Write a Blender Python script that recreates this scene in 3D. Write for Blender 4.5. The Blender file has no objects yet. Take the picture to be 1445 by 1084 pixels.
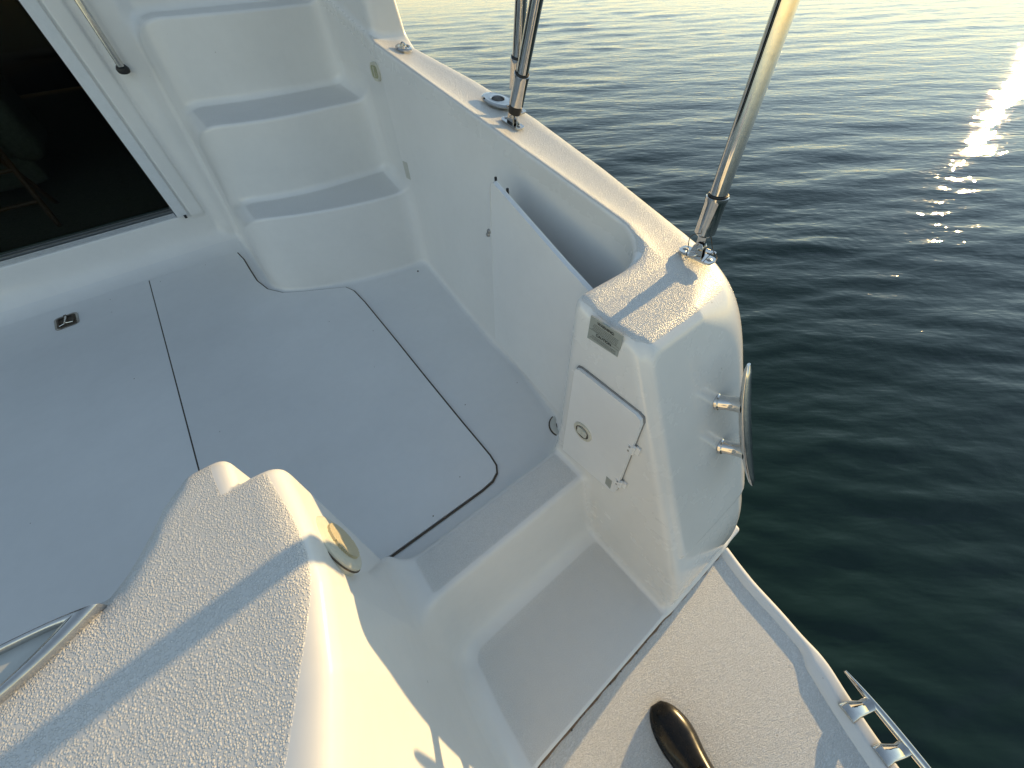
import bpy, bmesh, math, random
import numpy as np
from mathutils import Vector, Matrix
from mathutils.geometry import tessellate_polygon

random.seed(7); rng = np.random.default_rng(11)
scene = bpy.context.scene
COL = scene.collection
R = math.radians

# ------------------------------------------------------------------ camera
CAM = Vector((0, 0, 1.20))
cam_d = bpy.data.cameras.new('camera'); cam = bpy.data.objects.new('camera', cam_d); COL.objects.link(cam)
cam_d.sensor_width = 36.0; cam_d.lens = 36.0 * 524.0 / 1445.0
cam_d.clip_start = 0.02; cam_d.clip_end = 20000
right = Vector((0.78328233, -0.62100816, -0.02859458))
down = Vector((-0.49189707, -0.59099459, -0.6393455))
fwd = Vector((0.38013953, 0.51485363, -0.76838771))
cam.matrix_world = Matrix.Translation(CAM) @ Matrix((right, -down, -fwd)).transposed().to_4x4()
scene.camera = cam

# ------------------------------------------------------------------ light
SUN_AZ, SUN_EL = 85.4, 9.0            # azimuth from +Y towards +X
world = bpy.data.worlds.new('World'); scene.world = world; world.use_nodes = True
wn = world.node_tree; wn.nodes.clear()
wo = wn.nodes.new('ShaderNodeOutputWorld'); wb = wn.nodes.new('ShaderNodeBackground')
sky = wn.nodes.new('ShaderNodeTexSky'); sky.sky_type = 'NISHITA'; sky.sun_disc = False
sky.sun_elevation = R(SUN_EL); sky.sun_rotation = R(SUN_AZ); sky.altitude = 0
sky.air_density = 1.0; sky.dust_density = 0.0; sky.ozone_density = 0.7
wb.inputs['Strength'].default_value = 0.15
wt = wn.nodes.new('ShaderNodeMix'); wt.data_type = 'RGBA'; wt.blend_type = 'MULTIPLY'; wt.inputs[0].default_value = 1
wt.inputs[7].default_value = (1.0, .975, .97, 1)                        # white balance of the photograph
wg = wn.nodes.new('ShaderNodeGamma'); wg.inputs[1].default_value = .78; wn.links.new(sky.outputs[0], wg.inputs[0]); wn.links.new(wg.outputs[0], wt.inputs[6]); wn.links.new(wt.outputs[2], wb.inputs[0]); wn.links.new(wb.outputs[0], wo.inputs[0])
sl = bpy.data.lights.new('sun', 'SUN'); sl.energy = 2.7; sl.angle = R(0.55); sl.color = (1.0, 0.69, 0.30)
sun = bpy.data.objects.new('sun', sl); COL.objects.link(sun)
sd = Vector((math.sin(R(SUN_AZ)) * math.cos(R(SUN_EL)), math.cos(R(SUN_AZ)) * math.cos(R(SUN_EL)), math.sin(R(SUN_EL))))
sun.rotation_euler = sd.to_track_quat('Z', 'Y').to_euler(); sun.location = sd * 30
scene.cycles.caustics_reflective = False; scene.cycles.caustics_refractive = False
vs = scene.view_settings; vs.view_transform = 'Standard'; vs.look = 'None'; vs.gamma = 1; vs.use_curve_mapping = False
vs.exposure = 1.22

# ------------------------------------------------------------------ object helpers
def link(o, parent=None):
    COL.objects.link(o)
    if parent: o.parent = parent
    return o

def empty(name, loc, label, cat, group=None):
    o = bpy.data.objects.new(name, None); o.location = loc; o.empty_display_size = .1; link(o)
    o['label'] = label; o['category'] = cat
    if group: o['group'] = group
    return o

def wloc(parent):
    v = Vector((0, 0, 0)); p = parent
    while p is not None:
        v += p.location; p = p.parent
    return v

def obj(name, bm, mat, parent=None, smooth=True, bevel=0, seg=2, auto=40):
    """link a bmesh given in world coordinates as one mesh object"""
    if bevel:
        es = [e for e in bm.edges if len(e.link_faces) == 2 and e.calc_face_angle(0) > R(25)]
        bmesh.ops.bevel(bm, geom=es, offset=bevel, segments=seg, affect='EDGES', profile=.5, clamp_overlap=True)
    off = wloc(parent)
    if off.length: bmesh.ops.translate(bm, verts=bm.verts, vec=-off)
    me = bpy.data.meshes.new(name)
    bmesh.ops.recalc_face_normals(bm, faces=bm.faces)
    if smooth:
        for f in bm.faces: f.smooth = True
        for e in bm.edges:
            if len(e.link_faces) == 2 and e.calc_face_angle(0) > R(auto): e.smooth = False
    bm.to_mesh(me); bm.free()
    me.materials.append(mat)
    return link(bpy.data.objects.new(name, me), parent)

def lab(o, label): o['label'] = label; return o

def frame(ax, up=None):
    ax = Vector(ax).normalized()
    up = Vector(up) if up else (Vector((0, 0, 1)) if abs(ax.z) < .9 else Vector((0, 1, 0)))
    a = up.cross(ax).normalized(); b = ax.cross(a)
    return a, b, ax

def box(bm, c, s, axes=None):
    c = Vector(c); A = axes or (Vector((1, 0, 0)), Vector((0, 1, 0)), Vector((0, 0, 1)))
    vs_ = []
    for k in (-1, 1):
        for j in (-1, 1):
            for i in (-1, 1):
                vs_.append(bm.verts.new(c + A[0] * (i * s[0] / 2) + A[1] * (j * s[1] / 2) + A[2] * (k * s[2] / 2)))
    for f in ((0, 1, 3, 2), (4, 6, 7, 5), (0, 4, 5, 1), (2, 3, 7, 6), (0, 2, 6, 4), (1, 5, 7, 3)):
        bm.faces.new([vs_[i] for i in f])
    return bm

def tube(bm, pts, r, n=20, cap=True, sy=1.0, up=None):
    """sweep a circle (or ellipse) along pts; r a number or one per point"""
    pts = [Vector(p) for p in pts]; N = len(pts)
    rs = r if hasattr(r, '__len__') else [r] * N
    rings = []; a = None
    for i, p in enumerate(pts):
        t = (pts[min(i + 1, N - 1)] - pts[max(i - 1, 0)])
        if t.length < 1e-9: t = pts[-1] - pts[0]
        t.normalize()
        if a is None:
            a, b, _ = frame(t, up)
        else:
            a = (a - t * a.dot(t)).normalized(); b = t.cross(a)
        rings.append([bm.verts.new(p + a * (math.cos(k * 2 * math.pi / n) * rs[i]) + b * (math.sin(k * 2 * math.pi / n) * rs[i] * sy)) for k in range(n)])
    for q, w in zip(rings, rings[1:]):
        for k in range(n): bm.faces.new((q[k], q[(k + 1) % n], w[(k + 1) % n], w[k]))
    if cap:
        bm.faces.new(rings[0][::-1]); bm.faces.new(rings[-1])
    return bm

def lathe(bm, c, ax, prof, n=28, up=None, sx=1, sy=1):
    """prof: (radius, height) pairs about axis ax from point c"""
    a, b, t = frame(ax, up); c = Vector(c); rings = []
    for r, h in prof:
        if r < 1e-6: rings.append([bm.verts.new(c + t * h)])
        else: rings.append([bm.verts.new(c + t * h + a * (math.cos(k * 2 * math.pi / n) * r * sx) + b * (math.sin(k * 2 * math.pi / n) * r * sy)) for k in range(n)])
    for q, w in zip(rings, rings[1:]):
        for k in range(n):
            k2 = (k + 1) % n
            if len(q) == 1 and len(w) > 1: bm.faces.new((q[0], w[k2], w[k]))
            elif len(w) == 1 and len(q) > 1: bm.faces.new((q[k], q[k2], w[0]))
            elif len(q) > 1: bm.faces.new((q[k], q[k2], w[k2], w[k]))
    return bm

def torus(bm, c, ax, R0, r, n=28, m=10, sx=1, sy=1, up=None, a0=0, a1=2 * math.pi):
    a, b, t = frame(ax, up); c = Vector(c); full = abs(a1 - a0 - 2 * math.pi) < 1e-6
    K = n if full else n + 1; rings = []
    for k in range(K):
        u = a0 + (a1 - a0) * k / n; d = a * math.cos(u) * sx + b * math.sin(u) * sy; dn = d.normalized()
        rings.append([bm.verts.new(c + d * R0 + dn * (math.cos(v) * r) + t * (math.sin(v) * r)) for v in [j * 2 * math.pi / m for j in range(m)]])
    for k in range(n):
        q, w = rings[k], rings[(k + 1) % K]
        for j in range(m): bm.faces.new((q[j], q[(j + 1) % m], w[(j + 1) % m], w[j]))
    return bm

def prism(bm, pts, n, h):
    """extrude a planar polygon (3D points) by h along n; top stays where pts are"""
    n = Vector(n).normalized(); P = [Vector(p) for p in pts]
    top = [bm.verts.new(p) for p in P]; bot = [bm.verts.new(p - n * h) for p in P]
    for tri in tessellate_polygon([P]):
        bm.faces.new([top[i] for i in tri]); bm.faces.new([bot[i] for i in reversed(tri)])
    m = len(P)
    for i in range(m): bm.faces.new((top[i], top[(i + 1) % m], bot[(i + 1) % m], bot[i]))
    bmesh.ops.dissolve_limit(bm, angle_limit=R(1), verts=bm.verts, edges=bm.edges)
    return bm

def smooth_closed(pts, it=2, corner=None):
    """Chaikin corner cutting of a closed polygon, points listed in corner stay sharp"""
    for _ in range(it):
        out = []; m = len(pts)
        for i in range(m):
            p, q = np.array(pts[i], float), np.array(pts[(i + 1) % m], float)
            out += [tuple(.75 * p + .25 * q), tuple(.25 * p + .75 * q)]
        pts = out
    return pts

def rrect(w, h, r, n=6):
    out = []
    for cx, cy, a in ((w / 2 - r, h / 2 - r, 0), (-w / 2 + r, h / 2 - r, 90), (-w / 2 + r, -h / 2 + r, 180), (w / 2 - r, -h / 2 + r, 270)):
        for k in range(n + 1):
            t = R(a + 90 * k / n); out.append((cx + r * math.cos(t), cy + r * math.sin(t)))
    return out

def on_plane(pts2, c, u, v):
    c, u, v = Vector(c), Vector(u), Vector(v)
    return [c + u * a + v * b for a, b in pts2]

# ------------------------------------------------------------------ materials
def mat(name, col=(.8, .8, .8), rough=.5, metal=0., spec=.5, coat=0., coat_r=.05):
    m = bpy.data.materials.new(name); m.use_nodes = True
    b = m.node_tree.nodes['Principled BSDF']
    b.inputs['Base Color'].default_value = (*col, 1); b.inputs['Roughness'].default_value = rough
    b.inputs['Metallic'].default_value = metal; b.inputs['Specular IOR Level'].default_value = spec
    b.inputs['Coat Weight'].default_value = coat; b.inputs['Coat Roughness'].default_value = coat_r
    return m, m.node_tree, b

def N(nt, typ, **kw):
    n = nt.nodes.new(typ)
    for k, v in kw.items():
        if k.startswith('i_'): n.inputs[k[2:].replace('_', ' ')].default_value = v
        else: setattr(n, k, v)
    return n

def noise(nt, vec, scale, detail=3, rough=.5, dist=0):
    n = N(nt, 'ShaderNodeTexNoise'); n.inputs['Scale'].default_value = scale; n.inputs['Detail'].default_value = detail
    n.inputs['Roughness'].default_value = rough; n.inputs['Distortion'].default_value = dist
    if vec is not None: nt.links.new(vec, n.inputs['Vector'])
    return n.outputs['Fac']

def ramp(nt, fac, stops, interp='LINEAR'):
    r = N(nt, 'ShaderNodeValToRGB'); r.color_ramp.interpolation = interp
    e = r.color_ramp.elements
    while len(e) > 1: e.remove(e[-1])
    for i, (p, c) in enumerate(stops):
        el = e[0] if i == 0 else e.new(p)
        el.position = p; el.color = (c, c, c, 1) if not hasattr(c, '__len__') else (*c, 1)
    nt.links.new(fac, r.inputs[0]); return r.outputs[0]

def math_(nt, op, a, b=None, c=None, clamp=False):
    n = N(nt, 'ShaderNodeMath', operation=op, use_clamp=clamp)
    for i, v in enumerate((a, b, c)):
        if v is None: continue
        if isinstance(v, (int, float)): n.inputs[i].default_value = v
        else: nt.links.new(v, n.inputs[i])
    return n.outputs[0]

def mixc(nt, fac, a, b, mode='MIX'):
    n = N(nt, 'ShaderNodeMix', data_type='RGBA', blend_type=mode)
    for sock, v in ((n.inputs[0], fac), (n.inputs[6], a), (n.inputs[7], b)):
        if isinstance(v, (int, float)): sock.default_value = v
        elif hasattr(v, '__len__'): sock.default_value = (*v, 1)
        else: nt.links.new(v, sock)
    return n.outputs[2]

GEL = (0.81, 0.80, 0.775)

def gelcoat(name, base=GEL, nonskid=False, coarse=1.0, rough=.34, dirt=.5, style='popcorn', coat=.25, depth=1.0, always=False):
    """moulded white gelcoat; where the vertex attribute 'nonskid' is positive it carries a raised pattern"""
    m, nt, b = mat(name, base, rough, 0, .5, coat, .08)
    co = N(nt, 'ShaderNodeNewGeometry').outputs['Position']
    # uneven ageing, faint grime and specks
    v1 = ramp(nt, noise(nt, co, 2.3, 4, .6), [(.3, .93), (.7, 1.0)])
    v2 = ramp(nt, noise(nt, co, 31, 3, .6), [(.35, .985), (.6, 1.0)])
    col = mixc(nt, 1.0, base, v1, 'MULTIPLY'); col = mixc(nt, 1.0, col, v2, 'MULTIPLY')
    # specks: sparse small dots, different in size
    vor = N(nt, 'ShaderNodeTexVoronoi'); vor.inputs['Scale'].default_value = 21; vor.inputs['Randomness'].default_value = 1
    nt.links.new(co, vor.inputs['Vector'])
    sep = N(nt, 'ShaderNodeSeparateColor'); nt.links.new(vor.outputs['Color'], sep.inputs[0])
    size = math_(nt, 'MULTIPLY', math_(nt, 'SUBTRACT', sep.outputs[0], .70, clamp=True), .20)
    hit = math_(nt, 'MULTIPLY', math_(nt, 'LESS_THAN', vor.outputs['Distance'], size), dirt)
    col = mixc(nt, hit, col, (.20, .17, .13))
    # scuffs: long thin streaks
    mp = N(nt, 'ShaderNodeMapping'); mp.inputs['Rotation'].default_value = (0, 0, .5); mp.inputs['Scale'].default_value = (2.2, 26, 1)
    nt.links.new(co, mp.inputs[0])
    sc = ramp(nt, noise(nt, mp.outputs[0], 1.0, 5, .7), [(.70, 0.), (.76, 1.)])
    if dirt >= .9: col = mixc(nt, math_(nt, 'MULTIPLY', sc, .22), col, (.40, .38, .34))
    # orange-peel plus tiny unevenness of the mould
    h = math_(nt, 'MULTIPLY', noise(nt, co, 4.0, 2, .5), .0008)
    h = math_(nt, 'ADD', h, math_(nt, 'MULTIPLY', noise(nt, co, 150, 1, .5), .00001))
    ro = ramp(nt, noise(nt, co, 9, 4, .6), [(.3, rough - .02), (.7, rough + .05)])
    if nonskid:
        if always:
            mask = 1.0
        else:
            at = N(nt, 'ShaderNodeAttribute', attribute_name='nonskid')
            mask = ramp(nt, math_(nt, 'MULTIPLY_ADD', at.outputs['Fac'], 60.0, .5), [(.42, 0.), (.58, 1.)])
        if style == 'popcorn':
            warp = noise(nt, co, 120 / coarse, 2, .5, .6)
            vo = N(nt, 'ShaderNodeTexVoronoi'); vo.inputs['Scale'].default_value = 330 / coarse; nt.links.new(co, vo.inputs['Vector'])
            so = N(nt, 'ShaderNodeSeparateColor'); nt.links.new(vo.outputs['Color'], so.inputs[0])
            a = ramp(nt, math_(nt, 'MULTIPLY', vo.outputs['Distance'], math_(nt, 'MULTIPLY_ADD', so.outputs[0], .9, .75)), [(.12, 1.), (.34, .8), (.66, 0.)], 'EASE')
            c2 = noise(nt, co, 520 / coarse, 2, .6)
            pat = math_(nt, 'ADD', math_(nt, 'MULTIPLY', a, .85), math_(nt, 'MULTIPLY', c2, .25))
        elif style == 'worm':
            mp2 = N(nt, 'ShaderNodeMapping'); mp2.inputs['Rotation'].default_value = (0, 0, R(12)); mp2.inputs['Scale'].default_value = (1, 2.1, 1)
            nt.links.new(co, mp2.inputs[0])
            pat = ramp(nt, noise(nt, mp2.outputs[0], 150 / coarse, 2, .5, 1.3), [(.38, 0.), (.62, 1.)])
        else:
            pat = ramp(nt, noise(nt, co, 420 / coarse, 3, .6, .3), [(.35, 0.), (.65, 1.)])
        hp = math_(nt, 'MULTIPLY', math_(nt, 'MULTIPLY', pat, mask), .0013 * coarse * depth)
        h = math_(nt, 'ADD', h, hp)
        # colour darkens between the bumps
        low = math_(nt, 'MULTIPLY', math_(nt, 'MULTIPLY', math_(nt, 'SUBTRACT', 1.0, pat), mask), .30)
        col = mixc(nt, low, col, (.33, .31, .27))
        ro = math_(nt, 'ADD', ro, math_(nt, 'MULTIPLY', mask, .12))
        cw = math_(nt, 'MULTIPLY_ADD', mask, -.2 * coat / .25, coat, clamp=True) if not always else coat * .3
        if isinstance(cw, float): b.inputs['Coat Weight'].default_value = cw
        else: nt.links.new(cw, b.inputs['Coat Weight'])
    bp = N(nt, 'ShaderNodeBump'); bp.inputs['Strength'].default_value = 1; bp.inputs['Distance'].default_value = 1
    nt.links.new(h, bp.inputs['Height']); nt.links.new(bp.outputs[0], b.inputs['Normal'])
    nt.links.new(col, b.inputs['Base Color']); nt.links.new(ro, b.inputs['Roughness'])
    return m

M = {}
M['gel'] = gelcoat('gelcoat', nonskid=True, coarse=.8, style='fine', depth=.55)

M['column'] = gelcoat('column gelcoat', base=(.81, .80, .77), nonskid=True, coarse=.95, style='popcorn', rough=.25, coat=.5)
M['transom'] = gelcoat('transom gelcoat', nonskid=True, coarse=.88, style='popcorn', depth=1.1)
M['floor'] = gelcoat('cockpit floor gelcoat', base=(.76, .76, .75), rough=.42, dirt=.9, coat=.1)
M['hatch'] = gelcoat('floor hatch gelcoat', base=(.77, .77, .76), rough=.42, dirt=1.0, coat=.1)
M['platform'] = gelcoat('platform gelcoat', nonskid=True, coarse=1.0, style='worm', dirt=.5, depth=.9)
M['plain'] = gelcoat('plain gelcoat', dirt=.4)
M['panel'] = gelcoat('white plastic panel', base=(.84, .84, .83), rough=.38, dirt=.8, coat=0)

def steel(name, rough=.12, col=(.62, .60, .57)):
    m, nt, b = mat(name, col, rough, 1)
    co = N(nt, 'ShaderNodeNewGeometry').outputs['Position']
    r = ramp(nt, noise(nt, co, 45, 4, .65), [(.3, rough), (.75, rough + .06)])
    nt.links.new(r, b.inputs['Roughness'])
    c = ramp(nt, noise(nt, co, 70, 4, .7), [(.3, tuple(c_ * .86 for c_ in col)), (.55, col)])
    nt.links.new(c, b.inputs['Base Color'])
    bp = N(nt, 'ShaderNodeBump'); bp.inputs['Distance'].default_value = .0001; bp.inputs['Strength'].default_value = .25
    nt.links.new(noise(nt, co, 120, 3), bp.inputs['Height']); nt.links.new(bp.outputs[0], b.inputs['Normal'])
    return m
M['steel'] = steel('polished stainless steel', .045)
M['steel_dull'] = steel('weathered stainless steel', .28, (.42, .40, .37))
M['rim'] = steel('satin stainless rim', .2)
M['alu'] = steel('grey aluminium track', .34, (.62, .64, .65))

def plain(name, col, rough, **k):
    m, nt, b = mat(name, col, rough, **k)
    co = N(nt, 'ShaderNodeNewGeometry').outputs['Position']
    f = ramp(nt, noise(nt, co, 60, 4, .6), [(.3, .72 if max(col) < .3 else .93), (.7, 1.05 if max(col) < .3 else 1.0)])
    nt.links.new(mixc(nt, 1.0, col, f, 'MULTIPLY'), b.inputs['Base Color'])
    return m
M['seal'] = plain('dull grey seal', (.27, .265, .26), .7)
M['latch_light'] = plain('pale latch plastic', (.60, .60, .52), .35)
M['seam'] = plain('pale seam', (.76, .76, .74), .5)
M['rubber'] = plain('black rubber', (.012, .012, .012), .5)
M['gasket'] = plain('brown black gasket', (.095, .072, .050), .7)
M['caulk'] = plain('stained caulk', (.23, .15, .095), .8)
M['hole'] = plain('dark drain throat', (.01, .008, .006), .6)
M['latch'] = plain('aged ivory plastic', (.62, .60, .50), .4)
M['latch_shell'] = plain('yellowed plastic insert', (.58, .50, .32), .35)
M['lens'] = plain('olive lamp lens', (.36, .36, .22), .25)
M['sticker'] = plain('grey foil sticker', (.33, .35, .32), .4)
M['ink'] = plain('black print', (.015, .015, .015), .6)
M['faint_ink'] = plain('faded print', (.14, .145, .13), .6)
M['frame_white'] = plain('white painted aluminium', (.72, .74, .75), .35)
M['carpet'] = plain('brown carpet', (.26, .20, .13), .95)
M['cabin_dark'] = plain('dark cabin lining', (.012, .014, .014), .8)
M['fabric'] = plain('beige upholstery', (.24, .21, .16), .95)
M['wood'] = plain('brown varnished wood', (.18, .07, .025), .35)
M['residue'] = plain('old adhesive residue', (.56, .55, .49), .6)
M['pale_grey'] = plain('pale grey vinyl pad', (.56, .56, .52), .6)  # one even grey, shared by the oval pad and the drain flange

m, nt, b = mat('black glossy rubber shoe', (.005, .0048, .0043), .24, 0, .3)
co = N(nt, 'ShaderNodeNewGeometry').outputs['Position']
nt.links.new(ramp(nt, noise(nt, co, 26, 5, .65), [(.3, .18), (.7, .36)]), b.inputs['Roughness'])
nt.links.new(ramp(nt, noise(nt, co, 40, 5, .7), [(.4, (.005, .005, .0045)), (.75, (.012, .010, .008))]), b.inputs['Base Color'])
M['shoe'] = m

m, nt, b = mat('tinted door glass', (.5, .5, .5), .02)
tb = N(nt, 'ShaderNodeBsdfTransparent'); tb.inputs[0].default_value = (.62, .68, .66, 1)
gb = N(nt, 'ShaderNodeBsdfGlossy'); gb.inputs['Roughness'].default_value = .02
fr = N(nt, 'ShaderNodeFresnel'); fr.inputs[0].default_value = 1.16
mx = N(nt, 'ShaderNodeMixShader'); nt.links.new(fr.outputs[0], mx.inputs[0]); nt.links.new(tb.outputs[0], mx.inputs[1]); nt.links.new(gb.outputs[0], mx.inputs[2])
nt.links.new(mx.outputs[0], nt.nodes['Material Output'].inputs['Surface']); nt.nodes.remove(b)
M['glass'] = m

# ------------------------------------------------------------------ the moulded boat as a distance field
def smin(a, b_, k):
    h = np.maximum(k - np.abs(a - b_), 0) / k
    return np.minimum(a, b_) - h * h * k * .25
def smax(a, b_, k): return -smin(-a, -b_, k)

def g_top(y): return .69 + .17 * (np.sqrt((np.maximum(y - .36, 0)) ** 2 + .02 ** 2) - .02) * (y > .2)
XI_Y = [.2, .43, .54, .83, 1.04, 1.3, 1.86, 2.2, 2.6, 3.2]
XI_B = [.60, .60, .625, .675, .685, .715, .790, .85, .89, .92]
XI_T = [.775, .775, .775, .775, .775, .775, .780, .83, .87, .90]
XO_Y = [-.3, .2, .5, .8, 1.15, 1.5, 1.9, 2.4, 3.2]
XO_X = [.950, .948, .978, 1.015, 1.04, 1.03, .985, .97, .97]

def field(x, y, z):
    """signed distance-like value of each moulded piece (negative inside)"""
    gt = g_top(y)
    xb = np.interp(y, XI_Y, XI_B).astype(np.float32); xt = np.interp(y, XI_Y, XI_T).astype(np.float32)
    t = np.clip(z / .72, 0, 1); t = t * t * (3 - 2 * t) * .5 + t * .5
    xi = xb + (xt - xb) * t
    xo = np.interp(y, XO_Y, XO_X).astype(np.float32) - .06 * np.maximum(-z, 0)
    # aft boundary of the quarter: raked face above, near upright band below
    rake = (.49 * z - .083 - y) * .9
    band = .09 * z - .108 - y
    zb = .052 + .10 * np.maximum(x - .80, 0)
    base = smax(rake + .010, band, .04)
    aft = smin(base, smax(smax(rake, zb - z, .014), .532 - .03 * np.clip(z, 0, .6) - x, .022), .008)
    # air of cockpit and locker pocket in plan, with a broad rounded aft corner
    top = z - (gt - .010) - .032 * np.exp(-np.maximum(x - .775, 0) / .050) * np.clip((y - .40) / .14, 0, 1)
    air = smax(x - xi, .452 - y, .13)
    P = smax(smax(smax(x - .775, .452 - y, .13), y - .99, .10), .14 - z, .06)
    air = smin(air, P, .016)
    air = smin(air, x - .505 - .03 * np.clip(-z, 0, .3), .030)
    ry = np.clip((y - .36) / .26, 0, 1); ry = ry * ry * (3 - 2 * ry)
    quarter = smax(-air, top, .034 - .014 * ry)
    quarter = smax(quarter, x - xo, .10)
    quarter = smax(quarter, aft, .030 + .14 * np.clip((x - .70) / .22, 0, 1))
    # decks
    riser = .30 + .218 * (z - .06) - y
    sill = smax(smax(z - .06, riser * .97, .022), y - .437, .02)
    sole = smax(z, .36 - y, .02)
    land = smax(z + .28, -.1425 - y, .012)
    # stairs
    y1 = 1.87 + .24 * ((.79 - x) / .75) ** 2
    y2 = 2.19 + .13 * ((.5 - x) / .43) ** 2 * (x < .5)
    y3 = 2.58 + .10 * ((.6 - x) / .5) ** 2 * (x < .6)
    T = smax(z - .40, (y1 - y) * .95, .014)
    T = smin(T, smax(z - .72, (y2 - y) * .95, .014), .035)
    T = smin(T, smax(z - 1.03, (y3 - y) * .95, .014), .035)
    T = smin(T, smax(z - 1.33, 2.95 - y, .025), .07)
    xl = .012 + .075 * z
    T = smax(T, xl - x, .11)
    # wing above the gunwale
    wing = smax(smax(xt + .012 - x, 1.905 + .0 * z - y, .05), x - (.955 - .17 * np.maximum(z - .93, 0)), .02)
    wing = smax(wing, z - 2.3, .02)
    wing = np.maximum(wing, .85 - z)
    # cabin bulkhead with the door opening
    bulk = 2.87 - y
    door = smax(smax(x + .205, .225 - z, .015), z - 2.25, .02)
    door = smax(door, -1.62 - x, .02)
    bulk = smax(bulk, -door, .012)
    bulk = smax(bulk, y - 3.05, .02)
    band2 = smax(smax(np.abs(x + .125) - .035, 2.855 - y, .012), .20 - z, .03)
    bulk = smin(bulk, band2, .012)
    pil = smax(smax(np.abs(x - .03) - .075, 2.825 - y, .06), .10 - z, .05)
    bulk = smin(bulk, pil, .05)
    # transom with the door post
    xf_t = np.interp(y, [-.3, -.1, .05, .15, .25, .33, .6], [-.33, -.255, -.195, -.155, -.131, -.124, -.124]).astype(np.float32)
    xf_b = np.interp(y, [-.3, .0, .25, .6], [-.155, -.150, -.128, -.127]).astype(np.float32)
    tz = np.clip((z - .05) / .64, 0, 1)
    xf = xf_b + (xf_t - xf_b) * tz
    yf = np.interp(x, [-1.5, -.60, -.456, -.40, -.361, -.325, -.285, -.25, -.19], [.432, .428, .424, .418, .412, .454, .510, .532, .532]).astype(np.float32)
    tr = smax(x - xf, z - .69, .04)
    main = smax(smax(tr, x + .188, .018), (y - yf) * .80, .028 + .035 * np.clip((-.24 - x) / .06, 0, 1) * np.clip((x + .40) / .06, 0, 1))
    post = smax(smax(tr, y - .462, .020), -.24 - x, .01)
    tr2 = np.minimum(main, post)
    tr2 = smax(tr2, z - .69, .02)
    return dict(quarter=quarter, door_sill=sill, cockpit_floor=sole, transom_step=land, boarding_stairs=T, cabin_side_wing=wing, cabin_bulkhead=bulk, transom=tr2)

NAMES = ['quarter', 'door_sill', 'cockpit_floor', 'transom_step', 'boarding_stairs', 'cabin_side_wing', 'cabin_bulkhead', 'transom']

def combine(f):
    a = smin(f['quarter'], f['boarding_stairs'], .085)
    a = smin(a, f['cabin_side_wing'], .035)
    c = smin(f['cockpit_floor'], f['cabin_bulkhead'], .17)
    a = smin(a, c, .032)
    d = smin(smin(f['door_sill'], f['transom_step'], .075), f['transom'], .10)
    return smin(a, d, .03)

def solid(x, y, z):
    xo = np.interp(y, XO_Y, XO_X) - .06 * np.maximum(-z, 0) + .035 * (y < .3)
    return smax(combine(field(x, y, z)), x - xo, .02)

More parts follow.
